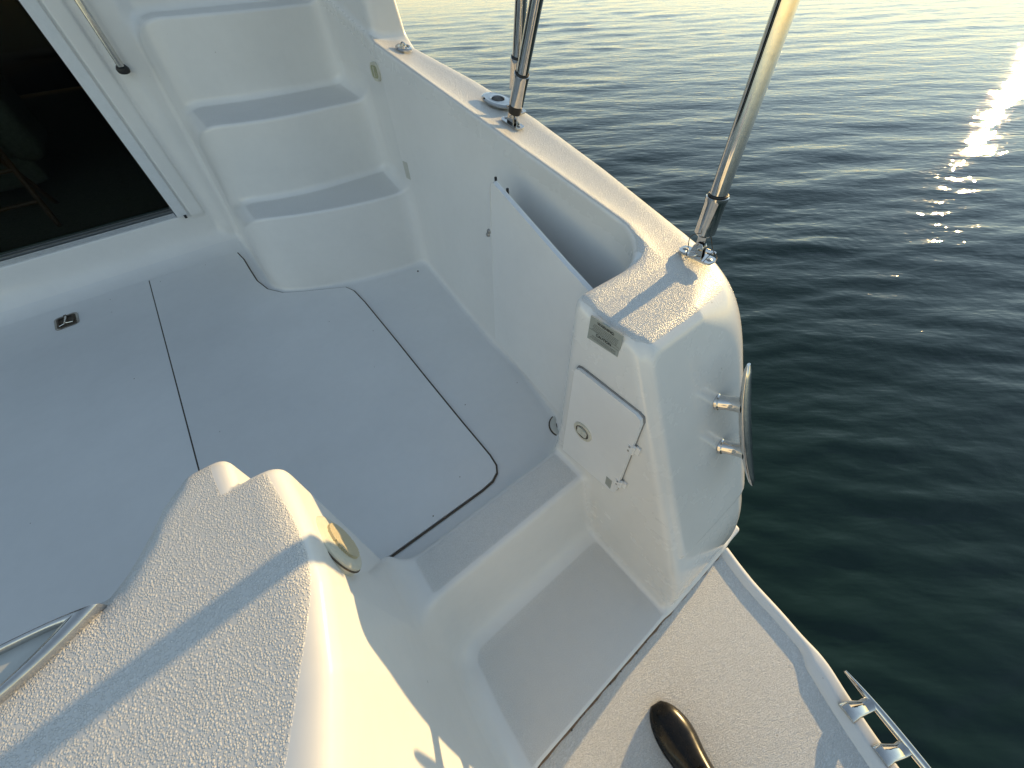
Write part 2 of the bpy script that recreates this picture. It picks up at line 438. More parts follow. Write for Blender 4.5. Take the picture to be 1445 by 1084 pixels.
def surface(h, lo, hi, B=12):
    """block-sparse surface nets of solid(); returns verts, quads"""
    lo = np.array(lo); n = np.ceil((np.array(hi) - lo) / h).astype(int)
    nb = (n + B - 1) // B
    I = np.stack(np.meshgrid(*[np.arange(k) for k in nb], indexing='ij'), -1).reshape(-1, 3)
    c = lo + (I * B + B / 2) * h
    d = np.abs(solid(*(c.T.astype(np.float32))))
    I = I[d < B * h * .5 * 1.732 * 1.35 + .02]
    NX, NY, NZ = (nb * B + 1).astype(np.int64)
    V, ID, Q = [], [], []
    g = np.arange(B + 2)
    L = np.stack(np.meshgrid(g, g, g, indexing='ij'), 0).astype(np.float32)
    off8 = np.array([(i, j, k) for i in (0, 1) for j in (0, 1) for k in (0, 1)])
    for s in range(0, len(I), 48):
        b = I[s:s + 48]
        P = [lo[a] + (L[a][None] + (b[:, a] * B)[:, None, None, None]) * h for a in range(3)]
        F = solid(*[p.astype(np.float32) for p in P])                   # (nblk, B+2, B+2, B+2)
        S = F < 0
        # vertices for cells 0..B-1
        cs = [S[:, i:B + i, j:B + j, k:B + k] for i, j, k in off8]
        cnt = sum(q.astype(np.int8) for q in cs)
        act = (cnt > 0) & (cnt < 8)
        idx = np.argwhere(act)
        if len(idx) == 0: continue
        f8 = np.stack([F[idx[:, 0], idx[:, 1] + i, idx[:, 2] + j, idx[:, 3] + k] for i, j, k in off8], 1)
        acc = np.zeros((len(idx), 3)); w = np.zeros(len(idx))
        for a, b8 in ((0, 1), (2, 3), (4, 5), (6, 7), (0, 2), (1, 3), (4, 6), (5, 7), (0, 4), (1, 5), (2, 6), (3, 7)):
            fa, fb = f8[:, a], f8[:, b8]; m_ = (fa < 0) != (fb < 0)
            t = np.where(m_, fa / np.where(m_, fa - fb, 1), 0)
            acc += m_[:, None] * (off8[a] + t[:, None] * (off8[b8] - off8[a])); w += m_
        loc = acc / w[:, None]
        cell = b[idx[:, 0]] * B + idx[:, 1:]
        V.append(lo + (cell + loc) * h); ID.append((cell[:, 0] * NY + cell[:, 1]) * NZ + cell[:, 2])
        # quads: edges owned by cells 0..B-1 at their low corner
        for ax in range(3):
            sh = [0, 0, 0]; sh[ax] = 1
            a = S[:, 0:B, 0:B, 0:B]; c2 = S[:, sh[0]:B + sh[0], sh[1]:B + sh[1], sh[2]:B + sh[2]]
            e = np.argwhere(a != c2)
            if len(e) == 0: continue
            cc = b[e[:, 0]] * B + e[:, 1:]; fl = a[e[:, 0], e[:, 1], e[:, 2], e[:, 3]]
            u, v = (ax + 1) % 3, (ax + 2) % 3
            du = np.zeros(3, int); du[u] = 1; dv = np.zeros(3, int); dv[v] = 1
            ring = [cc - du - dv, cc - dv, cc, cc - du]
            q = np.stack([(r_[:, 0] * NY + r_[:, 1]) * NZ + r_[:, 2] for r_ in ring], 1)
            ok = np.all(cc > 0, axis=1)
            q = np.where(fl[:, None], q, q[:, ::-1])
            Q.append(q[ok])
    V = np.concatenate(V); ID = np.concatenate(ID); Q = np.concatenate(Q)
    o = np.argsort(ID); ID = ID[o]; V = V[o]
    pos = np.searchsorted(ID, Q); pos = np.clip(pos, 0, len(ID) - 1)
    ok = np.all(ID[pos] == Q, axis=1)
    return V, pos[ok]

def grads(V):
    e = .0018; f32 = np.float32
    G = np.stack([solid(*[(V[:, i] + (e if i == a else 0)).astype(np.float64) for i in range(3)]) -
                  solid(*[(V[:, i] - (e if i == a else 0)).astype(np.float64) for i in range(3)]) for a in range(3)], 1)
    return G / np.maximum(np.linalg.norm(G, axis=1), 1e-9)[:, None]

V, Q = surface(.0075, (-1.75, -.24, -.66), (1.12, 3.06, 1.56))
for _ in range(1):                                                       # pull vertices onto the surface
    G = grads(V); V = V - G * np.clip(solid(V[:, 0], V[:, 1], V[:, 2]), -.003, .003)[:, None]
G = grads(V)
X_, Y_, Z_ = V.T
F_ = field(X_, Y_, Z_)
LAB = np.argmin(np.stack([F_[k] for k in NAMES], 1), 1)
# split of the quarter: the stern column, the gunwale top with the hull side, and the inner side wall
xi_v = np.interp(Y_, XI_Y, XI_T)
q = LAB == 0
is_col = q & (Y_ < .452) & (X_ < 2)
is_gun = q & ~is_col & (Z_ > g_top(Y_) - .035) & (X_ > .74)
is_hull = q & ~is_gun & (((X_ > .93) & (Y_ > .45)) | (Z_ < -.30))
is_wall = q & ~is_gun & ~is_hull & ~is_col
LAB[is_gun] = 10; LAB[is_hull] = 11; LAB[is_wall] = 12; LAB[is_col & ~is_hull] = 13
LAB[(LAB == 1) & (X_ < -.2)] = 2; LAB[(LAB == 1) & (X_ > .8)] = 11; LAB[(LAB == 3) & (X_ > .8)] = 11
LAB[np.isin(LAB, (2, 4, 6)) & (X_ > .93) & (Z_ < 1.0)] = 11
# where the anti-slip pattern lies (metres inside its border)
ns = np.full(len(V), -.05)
nz = G[:, 2]
ns = np.where(LAB == 10, (nz - .74) * .12, ns)
ns = np.where((LAB == 13), np.minimum((nz - .86) * .10, .895 - X_ - .25 * np.maximum(.36 - Y_, 0)), ns)
ns = np.where((LAB == 13) & (Z_ < .5), -.05, ns)
tyy = np.linspace(-.3, .6, 181); txx = np.interp(tyy, [-.3, 0, .103, .169, .231, .281, .367, .42, .6], [-.38, -.29, -.222, -.186, -.153, -.137, -.137, -.146, -.150])
txx = np.convolve(np.pad(txx, 12, mode='edge'), np.hanning(25) / np.hanning(25).sum(), 'valid'); tx = np.interp(Y_, tyy, txx)
tr_in = np.minimum(tx - X_, np.where(X_ > -.215, .452 - Y_, .05)); tr_in = np.where(X_ < -.24, np.minimum(tr_in, (nz - .35) * .08), tr_in)
ns = np.where(LAB == 7, tr_in, ns)
ns = np.where((LAB == 4) & (Z_ < 1.2), (nz - .93) * .15, ns)
ns = np.where((LAB == 1) | (LAB == 3), (nz - .97) * .15, ns)

boat = empty('motorboat', (0, 0, 0), 'white motorboat seen over its stern cockpit, swim platform and steps, low evening sun', 'boat')

def piece(name, ids, material, label=None):
    fl = np.isin(LAB[Q[:, 0]], ids)
    q_ = Q[fl]
    if len(q_) == 0: return None
    u, inv = np.unique(q_, return_inverse=True); q_ = inv.reshape(q_.shape)
    me = bpy.data.meshes.new(name); v = V[u]
    me.vertices.add(len(v)); me.vertices.foreach_set('co', v.astype(np.float32).ravel())
    me.loops.add(q_.size); me.loops.foreach_set('vertex_index', q_.astype(np.int32).ravel())
    me.polygons.add(len(q_)); me.polygons.foreach_set('loop_start', np.arange(0, q_.size, 4, dtype=np.int32))
    me.polygons.foreach_set('use_smooth', np.ones(len(q_), bool))
    me.update(); me.validate()
    at = me.attributes.new('nonskid', 'FLOAT', 'POINT'); at.data.foreach_set('value', ns[u].astype(np.float32))
    me.normals_split_custom_set_from_vertices(G[u].astype(np.float32))
    me.materials.append(material)
    o = bpy.data.objects.new(name, me); link(o, boat)
    if label: o['label'] = label
    return o

piece('cockpit_floor', [2], M['floor'])
piece('door_sill', [1], M['gel'])
piece('transom_step', [3], M['gel'])
stairs = piece('boarding_stairs', [4], M['gel'])
piece('cabin_side_wing', [5], M['plain'])
piece('cabin_bulkhead', [6], M['plain'])
transom = piece('transom', [7], M['transom'])
gunwale = piece('gunwale', [10], M['column'])
piece('hull_side', [11], M['plain'])
piece('cockpit_side_wall', [12], M['plain'])
column = piece('stern_column', [13], M['column'])

# ------------------------------------------------------------------ floor hatches, each with its gasket
H1 = [(-.5235, 2.728), (-.061, 2.713), (-.049, 2.60), (-.049, 2.462), (-.047, 2.313), (-.022, 2.186), (.035, 2.095), (.129, 2.031), (.226, 1.973), (.318, 1.918),
      (.338, 1.858), (.342, 1.727), (.334, 1.347), (.326, 1.064), (.320, .777), (.318, .588), (.312, .544), (.297, .520), (.269, .505), (.222, .501), (.11, .502), (-.152, .505), (-.5235, .508)]
H2 = [(-1.66, 2.765), (-.5310, 2.731), (-.5310, .508), (-1.66, .508)]
def hatch(poly, label):
    bm = bmesh.new(); prism(bm, [(x, y, .0085) for x, y in poly], (0, 0, 1), .02)
    o = obj('floor_hatch', bm, M['hatch'], boat, bevel=.0022, seg=2); lab(o, label)
    return o
h1 = hatch(H1, 'starboard floor hatch with a curved forward edge round the stairs')
h2 = hatch(H2, 'port floor hatch with a small flush lift ring')
def ribbon(name, pts, w, z, material, parent, h=.006, closed=False):
    """flat strip following a path on the floor"""
    bm = bmesh.new(); P = [np.array(p, float) for p in pts]; L_, R_ = [], []
    m_ = len(P)
    for i in range(m_):
        a = P[(i - 1) % m_] if closed or i > 0 else P[i]; c = P[(i + 1) % m_] if closed or i < m_ - 1 else P[i]
        t = c - a; t /= np.linalg.norm(t); n = np.array([-t[1], t[0]]) * w / 2
        ww = 1
        L_.append((P[i] + n)); R_.append((P[i] - n))
    tl = [bm.verts.new((*p, z)) for p in L_]; tr_ = [bm.verts.new((*p, z)) for p in R_]
    bl = [bm.verts.new((*p, z - h)) for p in L_]; br = [bm.verts.new((*p, z - h)) for p in R_]
    for i in range(m_ if closed else m_ - 1):
        j = (i + 1) % m_
        bm.faces.new((tl[i], tl[j], tr_[j], tr_[i])); bm.faces.new((tl[i], bl[i], bl[j], tl[j])); bm.faces.new((tr_[i], tr_[j], br[j], br[i]))
    return obj(name, bm, material, parent, smooth=False)
ga = H1[1:]                                                             # dark round the free edges, none at the hinge side
gp = [tuple(np.array(p)) for p in ga]
off = []
for i, p in enumerate(gp):
    a = np.array(gp[max(i - 1, 0)]); c = np.array(gp[min(i + 1, len(gp) - 1)]); t = c - a; t /= np.linalg.norm(t)
    off.append(tuple(np.array(p) + np.array([-t[1], t[0]]) * .0045))
ribbon('gasket', off, .0055, .0052, M['gasket'], h1)
ribbon('gasket', [(-.5265, 2.73), (-.5265, 1.9), (-.5265, 1.2), (-.5265, .50)], .0066, .0066, M['gasket'], h1)
ribbon('seam', [(-1.66, 2.7705), (-.53, 2.7365), (-.3, 2.7275), (-.062, 2.7185)], .004, .0070, M['seam'], h1)

# flush lift ring of the port hatch
bm = bmesh.new(); c = Vector((-.905, 2.585, .008)); u = Vector((.995, .07, 0)); v = Vector((-.07, .995, 0))
prism(bm, on_plane(rrect(.098, .125, .022), c + Vector((0, 0, .0035)), u, v), (0, 0, 1), .006)
lr = obj('lift_ring', bm, M['steel_dull'], h2, bevel=.001)
bm = bmesh.new(); prism(bm, on_plane(rrect(.080, .104, .016), c + Vector((0, 0, .0042)), u, v), (0, 0, 1), .003)
tube(bm, [c + Vector((0, 0, .007)) + u * a + v * b_ for a, b_ in [(-.03, -.035), (-.03, .03), (.03, .03), (.03, -.035)]], .0035, 8)
box(bm, c + Vector((0, .01, .007)), (.012, .09, .006), (u, v, Vector((0, 0, 1))))
obj('ring_recess', bm, M['gasket'], h2)
bm = bmesh.new(); tube(bm, [c + Vector((0, 0, .0105)) + u * a + v * b_ for a, b_ in [(-.028, -.044), (-.01, -.036), (0, -.03), (.012, -.036), (.03, -.042)]], .003, 8)
tube(bm, [c + Vector((0, 0, .0105)) + v * b_ + u * (.004 * math.sin(b_ * 40)) for b_ in (-.03, -.01, .01, .035)], .0035, 8)
obj('ring_bar', bm, M['steel'], h2)

# drain in the floor by the column, plug holes in the floor
bm = bmesh.new(); sc = Vector((.618, .516, 0))
lathe(bm, sc, (0, 0, 1), [(.058, -.003), (.058, .0025), (.053, .003)]); dr = obj('floor_drain', bm, M['gasket'], boat)
bm = bmesh.new(); lathe(bm, sc, (0, 0, 1), [(.0525, .001), (.0525, .0045), (.050, .006), (.036, .0055), (.028, .0025)]); obj('drain_flange', bm, M['pale_grey'], boat)
bm = bmesh.new(); lathe(bm, sc, (0, 0, 1), [(.0, .0036), (.029, .0036)], 24); obj('drain_throat', bm, M['hole'], boat)
for (px, py, r) in ((.785, 1.835, .008), (.70, 1.80, .004), (-.092, .462, .008)):
    bm = bmesh.new(); lathe(bm, (px, py, -.002), (0, 0, 1), [(r, 0), (r, .006), (r * .6, .008), (0, .008)], 14); obj('plug', bm, M['gasket'], boat)

# ------------------------------------------------------------------ locker panel in the side wall
A = Vector((.664, .468, 0)); B_ = Vector((.696, .985, 0)); ax = (B_ - A).normalized(); nrm = Vector((-ax.y, ax.x, 0)).normalized()
def pt(s, z, o=0): return A + (B_ - A) * s + Vector((0, 0, z)) + nrm * o
def wallx(y, z):
    xb = np.interp(y, XI_Y, XI_B); xt = np.interp(y, XI_Y, XI_T); t = np.clip(z / .72, 0, 1); t = t * t * (3 - 2 * t) * .5 + t * .5
    return float(xb + (xt - xb) * t)
pan = []
outl = [(.462, .035), (1.035, .035), (.985, .70), (.975, .728), (.96, .735), (.80, .697), (.60, .650), (.462, .622)]
def panel_point(y, z, o):
    x0 = .628 + (y - .462) * (.690 - .628) / (1.0 - .462)
    return Vector((x0 + o, y, z))
bm = bmesh.new()
P = [panel_point(y, z, -.012) for y, z in outl]
prism(bm, P, (-1, .11, 0), .012)
panel = obj('locker_panel', bm, M['panel'], boat, bevel=.002)
for (y, z) in ((1.012, .560), (1.020, .545)):
    bm = bmesh.new(); lathe(bm, panel_point(y, z, -.012), (-1, 0, 0), [(.0, .006), (.006, .006), (.008, .003), (.009, 0)], 12); obj('fastener', bm, M['steel_dull'], panel)
for (y, z) in ((.905, .728), (.972, .738)):
    bm = bmesh.new(); tube(bm, [panel_point(y, z - .03, .006), panel_point(y, z + .004, .004)], .004, 10); obj('hinge_knob', bm, M['rubber'], panel)
bm = bmesh.new(); prism(bm, [Vector((wallx(y_, z_) - .0012, y_, z_)) for y_, z_ in ((1.85, .54), (1.80, .545), (1.80, .47), (1.85, .465))], (-1, 0, 0), .002)
obj('sticker_residue', bm, M['residue'], boat)

# courtesy lamp on the side wall
def lamp(c, n, w, h):
    n = Vector(n).normalized(); u = Vector((0, 0, 1)).cross(n).normalized(); v = n.cross(u)
    bm = bmesh.new(); prism(bm, on_plane(rrect(w, h, w * .42), Vector(c) + n * .006, u, v), n, .012); o = obj('courtesy_light', bm, M['latch'], boat, bevel=.002)
    bm = bmesh.new(); prism(bm, on_plane(rrect(w * .62, h * .66, w * .16), Vector(c) + n * .008, u, v), n, .006); obj('lens', bm, M['lens'], o, bevel=.001)
    bm = bmesh.new(); box(bm, Vector(c) + n * .0085, (w * .05, h * .55, .003), (u, v, n)); obj('lens_rib', bm, M['latch'], o)
lamp((.779, 1.905, .862), (-1, -.05, .0), .075, .062)

# ------------------------------------------------------------------ stern column fittings
XC = .505
def cp(y, z, o=0): return Vector((XC - o, y, z))
bm = bmesh.new()
prism(bm, [cp(y, z, .004) for y, z in ((.4025, .112), (.4028, .505), (.399, .516), (.386, .5205), (.210, .5215), (.1968, .515), (.1908, .499), (.1832, .167), (.187, .149), (.199, .141))], (-1, 0, 0), .006)
hf = obj('access_door_frame', bm, M['seal'], column)
bm = bmesh.new()
dp = [(.401, .112), (.401, .500), (.397, .512), (.386, .517), (.212, .519), (.198, .513), (.192, .498), (.184, .168), (.188, .150), (.200, .142)]
prism(bm, [cp(y, z, .013) for y, z in dp], (-1, 0, 0), .011)
lab(obj('access_door', bm, M['panel'], column, bevel=.0025, seg=3), 'white access door with a small oval latch')
c = cp(.338, .298, .013)
bm = bmesh.new(); lathe(bm, c, (-1, 0, 0), [(.033, 0), (.033, .003), (.029, .0045), (.024, .004), (.024, .0015)], 32, sx=1, sy=1.0); lt = obj('latch', bm, M['latch'], column)
bm = bmesh.new(); prism(bm, on_plane(rrect(.035, .030, .008), c + Vector((-.0055, 0, 0)), (0, 1, 0), (0, 0, 1)), (-1, 0, 0), .005); box(bm, c + Vector((-.0058, 0, 0)), (.002, .002, .024)); obj('latch_button', bm, M['latch_light'], column, bevel=.001)
bm = bmesh.new(); torus(bm, c + Vector((-.003, 0, 0)), (-1, 0, 0), .0225, .0016, 28, 6); obj('latch_ring', bm, M['gasket'], column)
for (y, z) in ((.186, .395), (.180, .215)):
    bm = bmesh.new(); tube(bm, [cp(y, z - .016, .011), cp(y, z + .016, .011)], .0042, 10)
    box(bm, cp(y + .010, z, .0135), (.004, .016, .024)); box(bm, cp(y - .008, z, .004), (.005, .012, .028))
    hb = obj('hinge', bm, M['panel'], column, bevel=.0008, seg=1)
    for dz in (-.012, .012):
        bm = bmesh.new(); lathe(bm, cp(y + .010, z + dz * .7, .0153), (-1, 0, 0), [(.003, 0), (.003, .0012), (0, .0015)], 8); obj('screw', bm, M['steel_dull'], column)
bm = bmesh.new(); prism(bm, [cp(y, z, .0138) for y, z in ((.222, .155), (.226, .195), (.205, .197), (.202, .150))], (-1, 0, 0), .0008); obj('door_sticker', bm, M['sticker'], column)

# warning label
WL = [(.388, .618), (.388, .682), (.301, .684), (.300, .646), (.302, .640), (.3015, .624)]
bm = bmesh.new(); prism(bm, [cp(y, z, .0020) for y, z in WL], (-1, 0, 0), .003)
wl = obj('warning_label', bm, M['sticker'], column); lab(wl, 'grey warning and caution label')
def text(body, loc, size, rot, material, parent, name, bold=.0):
    cu = bpy.data.curves.new(name, 'FONT'); cu.body = body; cu.size = size; cu.align_x = 'CENTER'; cu.align_y = 'CENTER'; cu.offset = bold; cu.extrude = .00008
    t = bpy.data.objects.new(name, cu); COL.objects.link(t); bpy.context.view_layer.update()
    me = bpy.data.meshes.new_from_object(t.evaluated_get(bpy.context.evaluated_depsgraph_get()))
    bpy.data.objects.remove(t); me.materials.clear(); me.materials.append(material)
    o = bpy.data.objects.new(name, me); link(o, parent); o.matrix_local = Matrix.Translation(loc) @ rot.to_4x4(); return o
RL = Matrix((Vector((0, -1, 0)), Vector((0, 0, 1)), Vector((-1, 0, 0)))).transposed()
text('WARNING:', cp(.344, .674, .0026), .0092, RL, M['ink'], wl, 'lettering', .00022)
text('CAUTION', cp(.344, .6425, .0026), .0095, RL, M['ink'], wl, 'lettering', .00022)
bm = bmesh.new()
def lines(z0, nrow, dz, half):
    for r_ in range(nrow):
        y = .344 + half * random.uniform(.82, 1); z = z0 - r_ * dz
        while y > .344 - half * .95:
            w = random.uniform(.0015, .0055); box(bm, cp(y - w / 2, z, .0024), (.0002, w, .0011)); y -= w + .0011
lines(.6665, 5, .0038, .036); lines(.6345, 3, .0036, .038)
ln = obj('small_print', bm, M['faint_ink'], wl, smooth=False)
bm = bmesh.new(); box(bm, cp(.345, .6485, .0024), (.0002, .084, .0005)); box(bm, cp(.316, .642, .0024), (.0002, .03, .0005)); obj('rule', bm, M['faint_ink'], wl, smooth=False)

# stern cleat: two posts and a long flattened bar
def cleat(name, p1, p2, out, length, stand, r_post, r_bar, label, parent, side):
    p1, p2, out = Vector(p1), Vector(p2), Vector(out).normalized(); along = (p2 - p1).normalized(); mid = (p1 + p2) / 2
    root = bpy.data.objects.new(name, None); root.location = mid; root.empty_display_size = .05; link(root, parent); lab(root, label)
    for p in (p1, p2):
        bm = bmesh.new(); lathe(bm, p - out * .004, out, [(r_post * 1.15, 0), (r_post * 1.15, .006), (r_post, .009), (r_post * .95, stand * .5), (r_post * 1.0, stand * .8), (r_post * 1.2, stand)], 24)
        obj('cleat_post', bm, M['steel'], root)
    bm = bmesh.new(); pts, rs = [], []
    for k in range(25):
        s = -1 + 2 * k / 24
        pts.append(mid + along * (s * length / 2) + out * (stand + .012 * (abs(s) ** 2.2)))
        rs.append(r_bar * (1 - .52 * abs(s) ** 2.0) * (1 if 0 < k < 24 else .55))
    tube(bm, pts, rs, 20, True, .55, up=out)
    obj('cleat_bar', bm, M['steel'], root)
    return root

# ------------------------------------------------------------------ transom fittings: latch shell on the door post
n = Vector((1, .05, .12)).normalized(); c = Vector((-.1245, .335, .575))
bm = bmesh.new(); lathe(bm, c, n, [(.054, -.012), (.054, .006), (.051, .009), (.046, .010), (.0, .0105)], 40, sx=1.0, sy=1.15, up=(0, 0, 1)); obj('latch_plate', bm, M['latch'], transom)
bm = bmesh.new(); torus(bm, c + n * .002, n, .0548, .0013, 40, 6, sx=1, sy=1.15, up=(0, 0, 1)); obj('plate_seal', bm, M['gasket'], transom)
bm = bmesh.new(); a, b_, t = frame(n, (0, 0, 1)); ring0 = None
for k in range(20):                                                     # ribbed insert
    u_ = -1 + 2 * (k + .5) / 20; hw = .034 * math.sqrt(max(0, 1 - u_ * u_)) 
    box(bm, c + n * .0125 + a * (u_ * .0) + b_ * (u_ * .040) - a * 0 + Vector((0, 0, -.006)), (hw * 2, .0033, .005), (a, b_, n))
obj('latch_insert', bm, M['latch_shell'], transom, smooth=False)

# oval flush fitting in the fore edge of the transom
oc = Vector((-.526, .374, .6895)); 
def oval(s=1.0, dz=0, n_=96, sh=0):
    out = []
    for k in range(n_):
        t = 2 * math.pi * k / n_; x = math.cos(t); y = math.sin(t)
        w = .039 * (1 - abs(x) ** 1.9) ** .9 if abs(x) < 1 else 0
        out.append((oc.x + .170 * s * x, oc.y + .016 * x * x + math.copysign(w, y) * s + sh, oc.z + dz))
    return out
bm = bmesh.new()
for s_, z_ in ((1.0, -.03), (1.0, .004), (.985, .010), (.93, .012), (.91, .008), (.90, -.004)):
    pass
prof = [(1.0, -.030), (1.0, .003), (.97, .009), (.90, .011), (.83, .009), (.80, .002), (.795, -.004)]
rings = [[bm.verts.new(p) for p in oval(s_, z_)] for s_, z_ in prof]
for q_, w_ in zip(rings, rings[1:]):
    for k in range(96): bm.faces.new((q_[k], q_[(k + 1) % 96], w_[(k + 1) % 96], w_[k]))
bmesh.ops.remove_doubles(bm, verts=bm.verts, dist=1e-5)
rim = obj('oval_rim', bm, M['rim'], transom, auto=80)
bm = bmesh.new(); prism(bm, oval(.81, .0), (0, 0, 1), .008); obj('oval_pad', bm, M['pale_grey'], transom)
bm = bmesh.new(); tube(bm, [(x, oc.y + .016 * ((x - oc.x) / .17) ** 2 - .039 * max(0, 1 - abs((x - oc.x) / .17) ** 1.9) ** .9 * .70, oc.z + .003) for x in np.linspace(oc.x - .13, oc.x + .142, 24)], [.002 + .0045 * (1 - abs(-1 + 2 * k / 23) ** 2) for k in range(24)], 12)
obj('oval_ridge', bm, M['plain'], transom)

# aft quarter cleat
cleat('mooring_cleat', (.738, .133, .440), (.742, .066, .306), (.25, -.87, .42), .385, .058, .019, .024, 'large stainless mooring cleat on the aft face of the stern column', column, 1)

# gunwale fittings
def gz(y): return float(g_top(np.array([y]))[0])
gs = math.atan(.17)
gn = Vector((0, -math.sin(gs), math.cos(gs))); gu = Vector((1, 0, 0)); gv = Vector((0, math.cos(gs), math.sin(gs)))
c = Vector((.925, 1.262, gz(1.262) + .001))
bm = bmesh.new(); lathe(bm, c, gn, [(.040, 0), (.040, .005), (.036, .009), (.031, .0085), (.025, .010), (.0225, .008), (.022, -.03)], 36, up=(1, 0, 0), sx=1.0, sy=1.0)
for v_ in bm.verts:                                                      # oval flange with pointed ends
    d = v_.co - c; a = d.dot(gv + gu * -.25)
    if d.length > .028: v_.co += (gv + gu * -.25).normalized() * a * .62
rh = obj('rod_holder', bm, M['steel'], gunwale)
bm = bmesh.new(); lathe(bm, c - gn * .01, gn, [(.0, 0), (.0225, .0005)], 24); obj('rod_tube', bm, M['hole'], gunwale)
for s_ in (-1, 1):
    bm = bmesh.new(); lathe(bm, c + (gv - gu * .25).normalized() * (.052 * s_) + gn * .004, gn, [(.005, 0), (.004, .0015), (0, .002)], 10); obj('screw', bm, M['gasket'], gunwale)
c = Vector((.872, 1.80, gz(1.80) + .001))
bm = bmesh.new(); lathe(bm, c, gn, [(.030, 0), (.030, .005), (.026, .008), (.021, .007), (.021, .004), (.0, .0045)], 32, sx=1.0, sy=1.25); fc = obj('deck_filler_cap', bm, M['steel'], gunwale)
bm = bmesh.new(); torus(bm, c + gn * .006, (1, .4, 0), .013, .0025, 20, 8, up=(0, 0, 1), a0=-.2, a1=math.pi + .2); obj('filler_handle', bm, M['steel'], gunwale)

# ------------------------------------------------------------------ canopy support poles
def pole(foot, through, z_top, label, ring_loops=False, n=Vector((0, 0, 1)), short=0.0):
    foot = Vector(foot); d = (Vector(through) - foot).normalized()
    root = empty('canopy_pole', foot, label, 'pole', 'stainless canopy poles standing on the gunwale')
    top = foot + d * ((z_top - foot.z) / d.z)
    s0 = foot + d * .052
    bm = bmesh.new(); tube(bm, [s0 + d * .05, top], .0182, 32); obj('tube', bm, M['steel'], root)
    bm = bmesh.new(); lathe(bm, s0, d, [(.0, .0), (.016, 0), (.0225, .006), (.0225, .075), (.0235, .078), (.0235, .086), (.0190, .088)], 32); obj('end_sleeve', bm, M['steel'], root)
    bm = bmesh.new(); torus(bm, s0 + d * .089, d, .0198, .0022, 32, 8); obj('sleeve_seal', bm, M['rubber'], root)
    # eye end and hinge fork
    a = Vector((1, 0, 0)); a = (a - n * a.dot(n)).normalized(); b_ = n.cross(a)
    bm = bmesh.new(); box(bm, foot + d * .037, (.009, .020, .036), frame(d, b_)); lathe(bm, foot + n * .022 - a * .0045, a, [(.0, 0), (.010, 0), (.010, .009), (.0, .009)], 20); obj('eye_end', bm, M['steel'], root, bevel=.001)
    bm = bmesh.new(); prism(bm, on_plane(rrect(.036, .088, .012), foot + n * .004, a, b_), n, .0045)
    for s_ in (-1, 1):
        P = [foot + a * (s_ * .0078) + b_ * y_ + n * z_ for y_, z_ in ((-.015, .003), (.015, .003), (.011, .028), (.006, .034), (-.006, .034), (-.011, .028))]
        prism(bm, P, a, .0030)
    obj('deck_hinge', bm, M['steel'], root, bevel=.0008)
    bm = bmesh.new(); tube(bm, [foot + n * .022 - a * .016, foot + n * .022 + a * .016], .0032, 12); obj('hinge_pin', bm, M['steel'], root)
    for s_ in (-1, 1):
        bm = bmesh.new(); lathe(bm, foot + n * .004 + b_ * (s_ * .033), n, [(.0072, 0), (.0055, .0016), (.0, .0024)], 14)
        sw = obj('screw', bm, M['steel_dull'], root)
    return root, foot, d, a, b_, n
g0 = gz(.388)
rt, foot, d, a, b_, n = pole((.852, .372, .6905), (.866, .392, 1.125), 2.5, 'nearest canopy pole, standing alone on the stern column corner')
bm = bmesh.new(); torus(bm, foot + n * .020 - a * .034, n + a * .2, .0125, .0016, 20, 8, sx=1.3); obj('pull_ring', bm, M['steel'], rt)
bm = bmesh.new(); torus(bm, foot + n * .014 - a * .052, (0.2, 1, .2), .007, .001, 16, 6); obj('split_ring', bm, M['steel'], rt)
def wire(parent, pts, r=.0009):
    bm = bmesh.new(); P = [Vector(p) for p in pts]; out = []
    for i in range(len(P) - 1):
        p0, p1, p2, p3 = P[max(i - 1, 0)], P[i], P[i + 1], P[min(i + 2, len(P) - 1)]
        for k in range(6):
            t = k / 6; out.append(.5 * ((2 * p1) + (-p0 + p2) * t + (2 * p0 - 5 * p1 + 4 * p2 - p3) * t * t + (-p0 + 3 * p1 - 3 * p2 + p3) * t ** 3))
    out.append(P[-1]); tube(bm, out, r, 6); return obj('lanyard', bm, M['gasket'], parent)
wire(rt, [foot + n * .014 - a * .052, foot - a * .058 + n * .040, foot - a * .045 + n * .062 + b_ * .01, foot - a * .022 + n * .066])
wire(rt, [foot + a * .018 + n * .060, foot + a * .028 + n * .030 - b_ * .010, foot + a * .034 + n * .010 - b_ * .018, foot + a * .026 + n * .004 - b_ * .036, foot + a * .006 + n * .005 - b_ * .046])
bm = bmesh.new(); prism(bm, on_plane(rrect(.016, .034, .006), foot + a * .030 + n * .006 - b_ * .012, (a + b_ * .2).normalized(), (b_ - a * .2).normalized()), n, .002); obj('lanyard_tab', bm, M['steel'], rt, bevel=.0005)
bm = bmesh.new(); lathe(bm, foot + d * .09 + a * .020, a, [(.0, 0), (.008, 0), (.008, .006), (.004, .008), (.004, .014), (.0, .014)], 14); obj('sleeve_screw', bm, M['rubber'], rt)
rt2, foot2, d2, a2, b2, n2 = pole((.874, 1.118, gz(1.118) - .001), (.882, 1.018, 1.098), 2.5, 'steel canopy pole in front of the other pole of the pair amidships', n=gn)
bm = bmesh.new(); lathe(bm, foot2 + d2 * .030, d2, [(.010, 0), (.020, .004), (.021, .024), (.018, .027)], 24); obj('rubber_collar', bm, M['rubber'], rt2)
rt3, foot3, d3, a3, b3, n3 = pole((.955, 1.205, gz(1.205) - .004), (.945, 1.155, 1.088), 2.5, 'steel canopy pole behind the other pole of the pair amidships', n=gn)

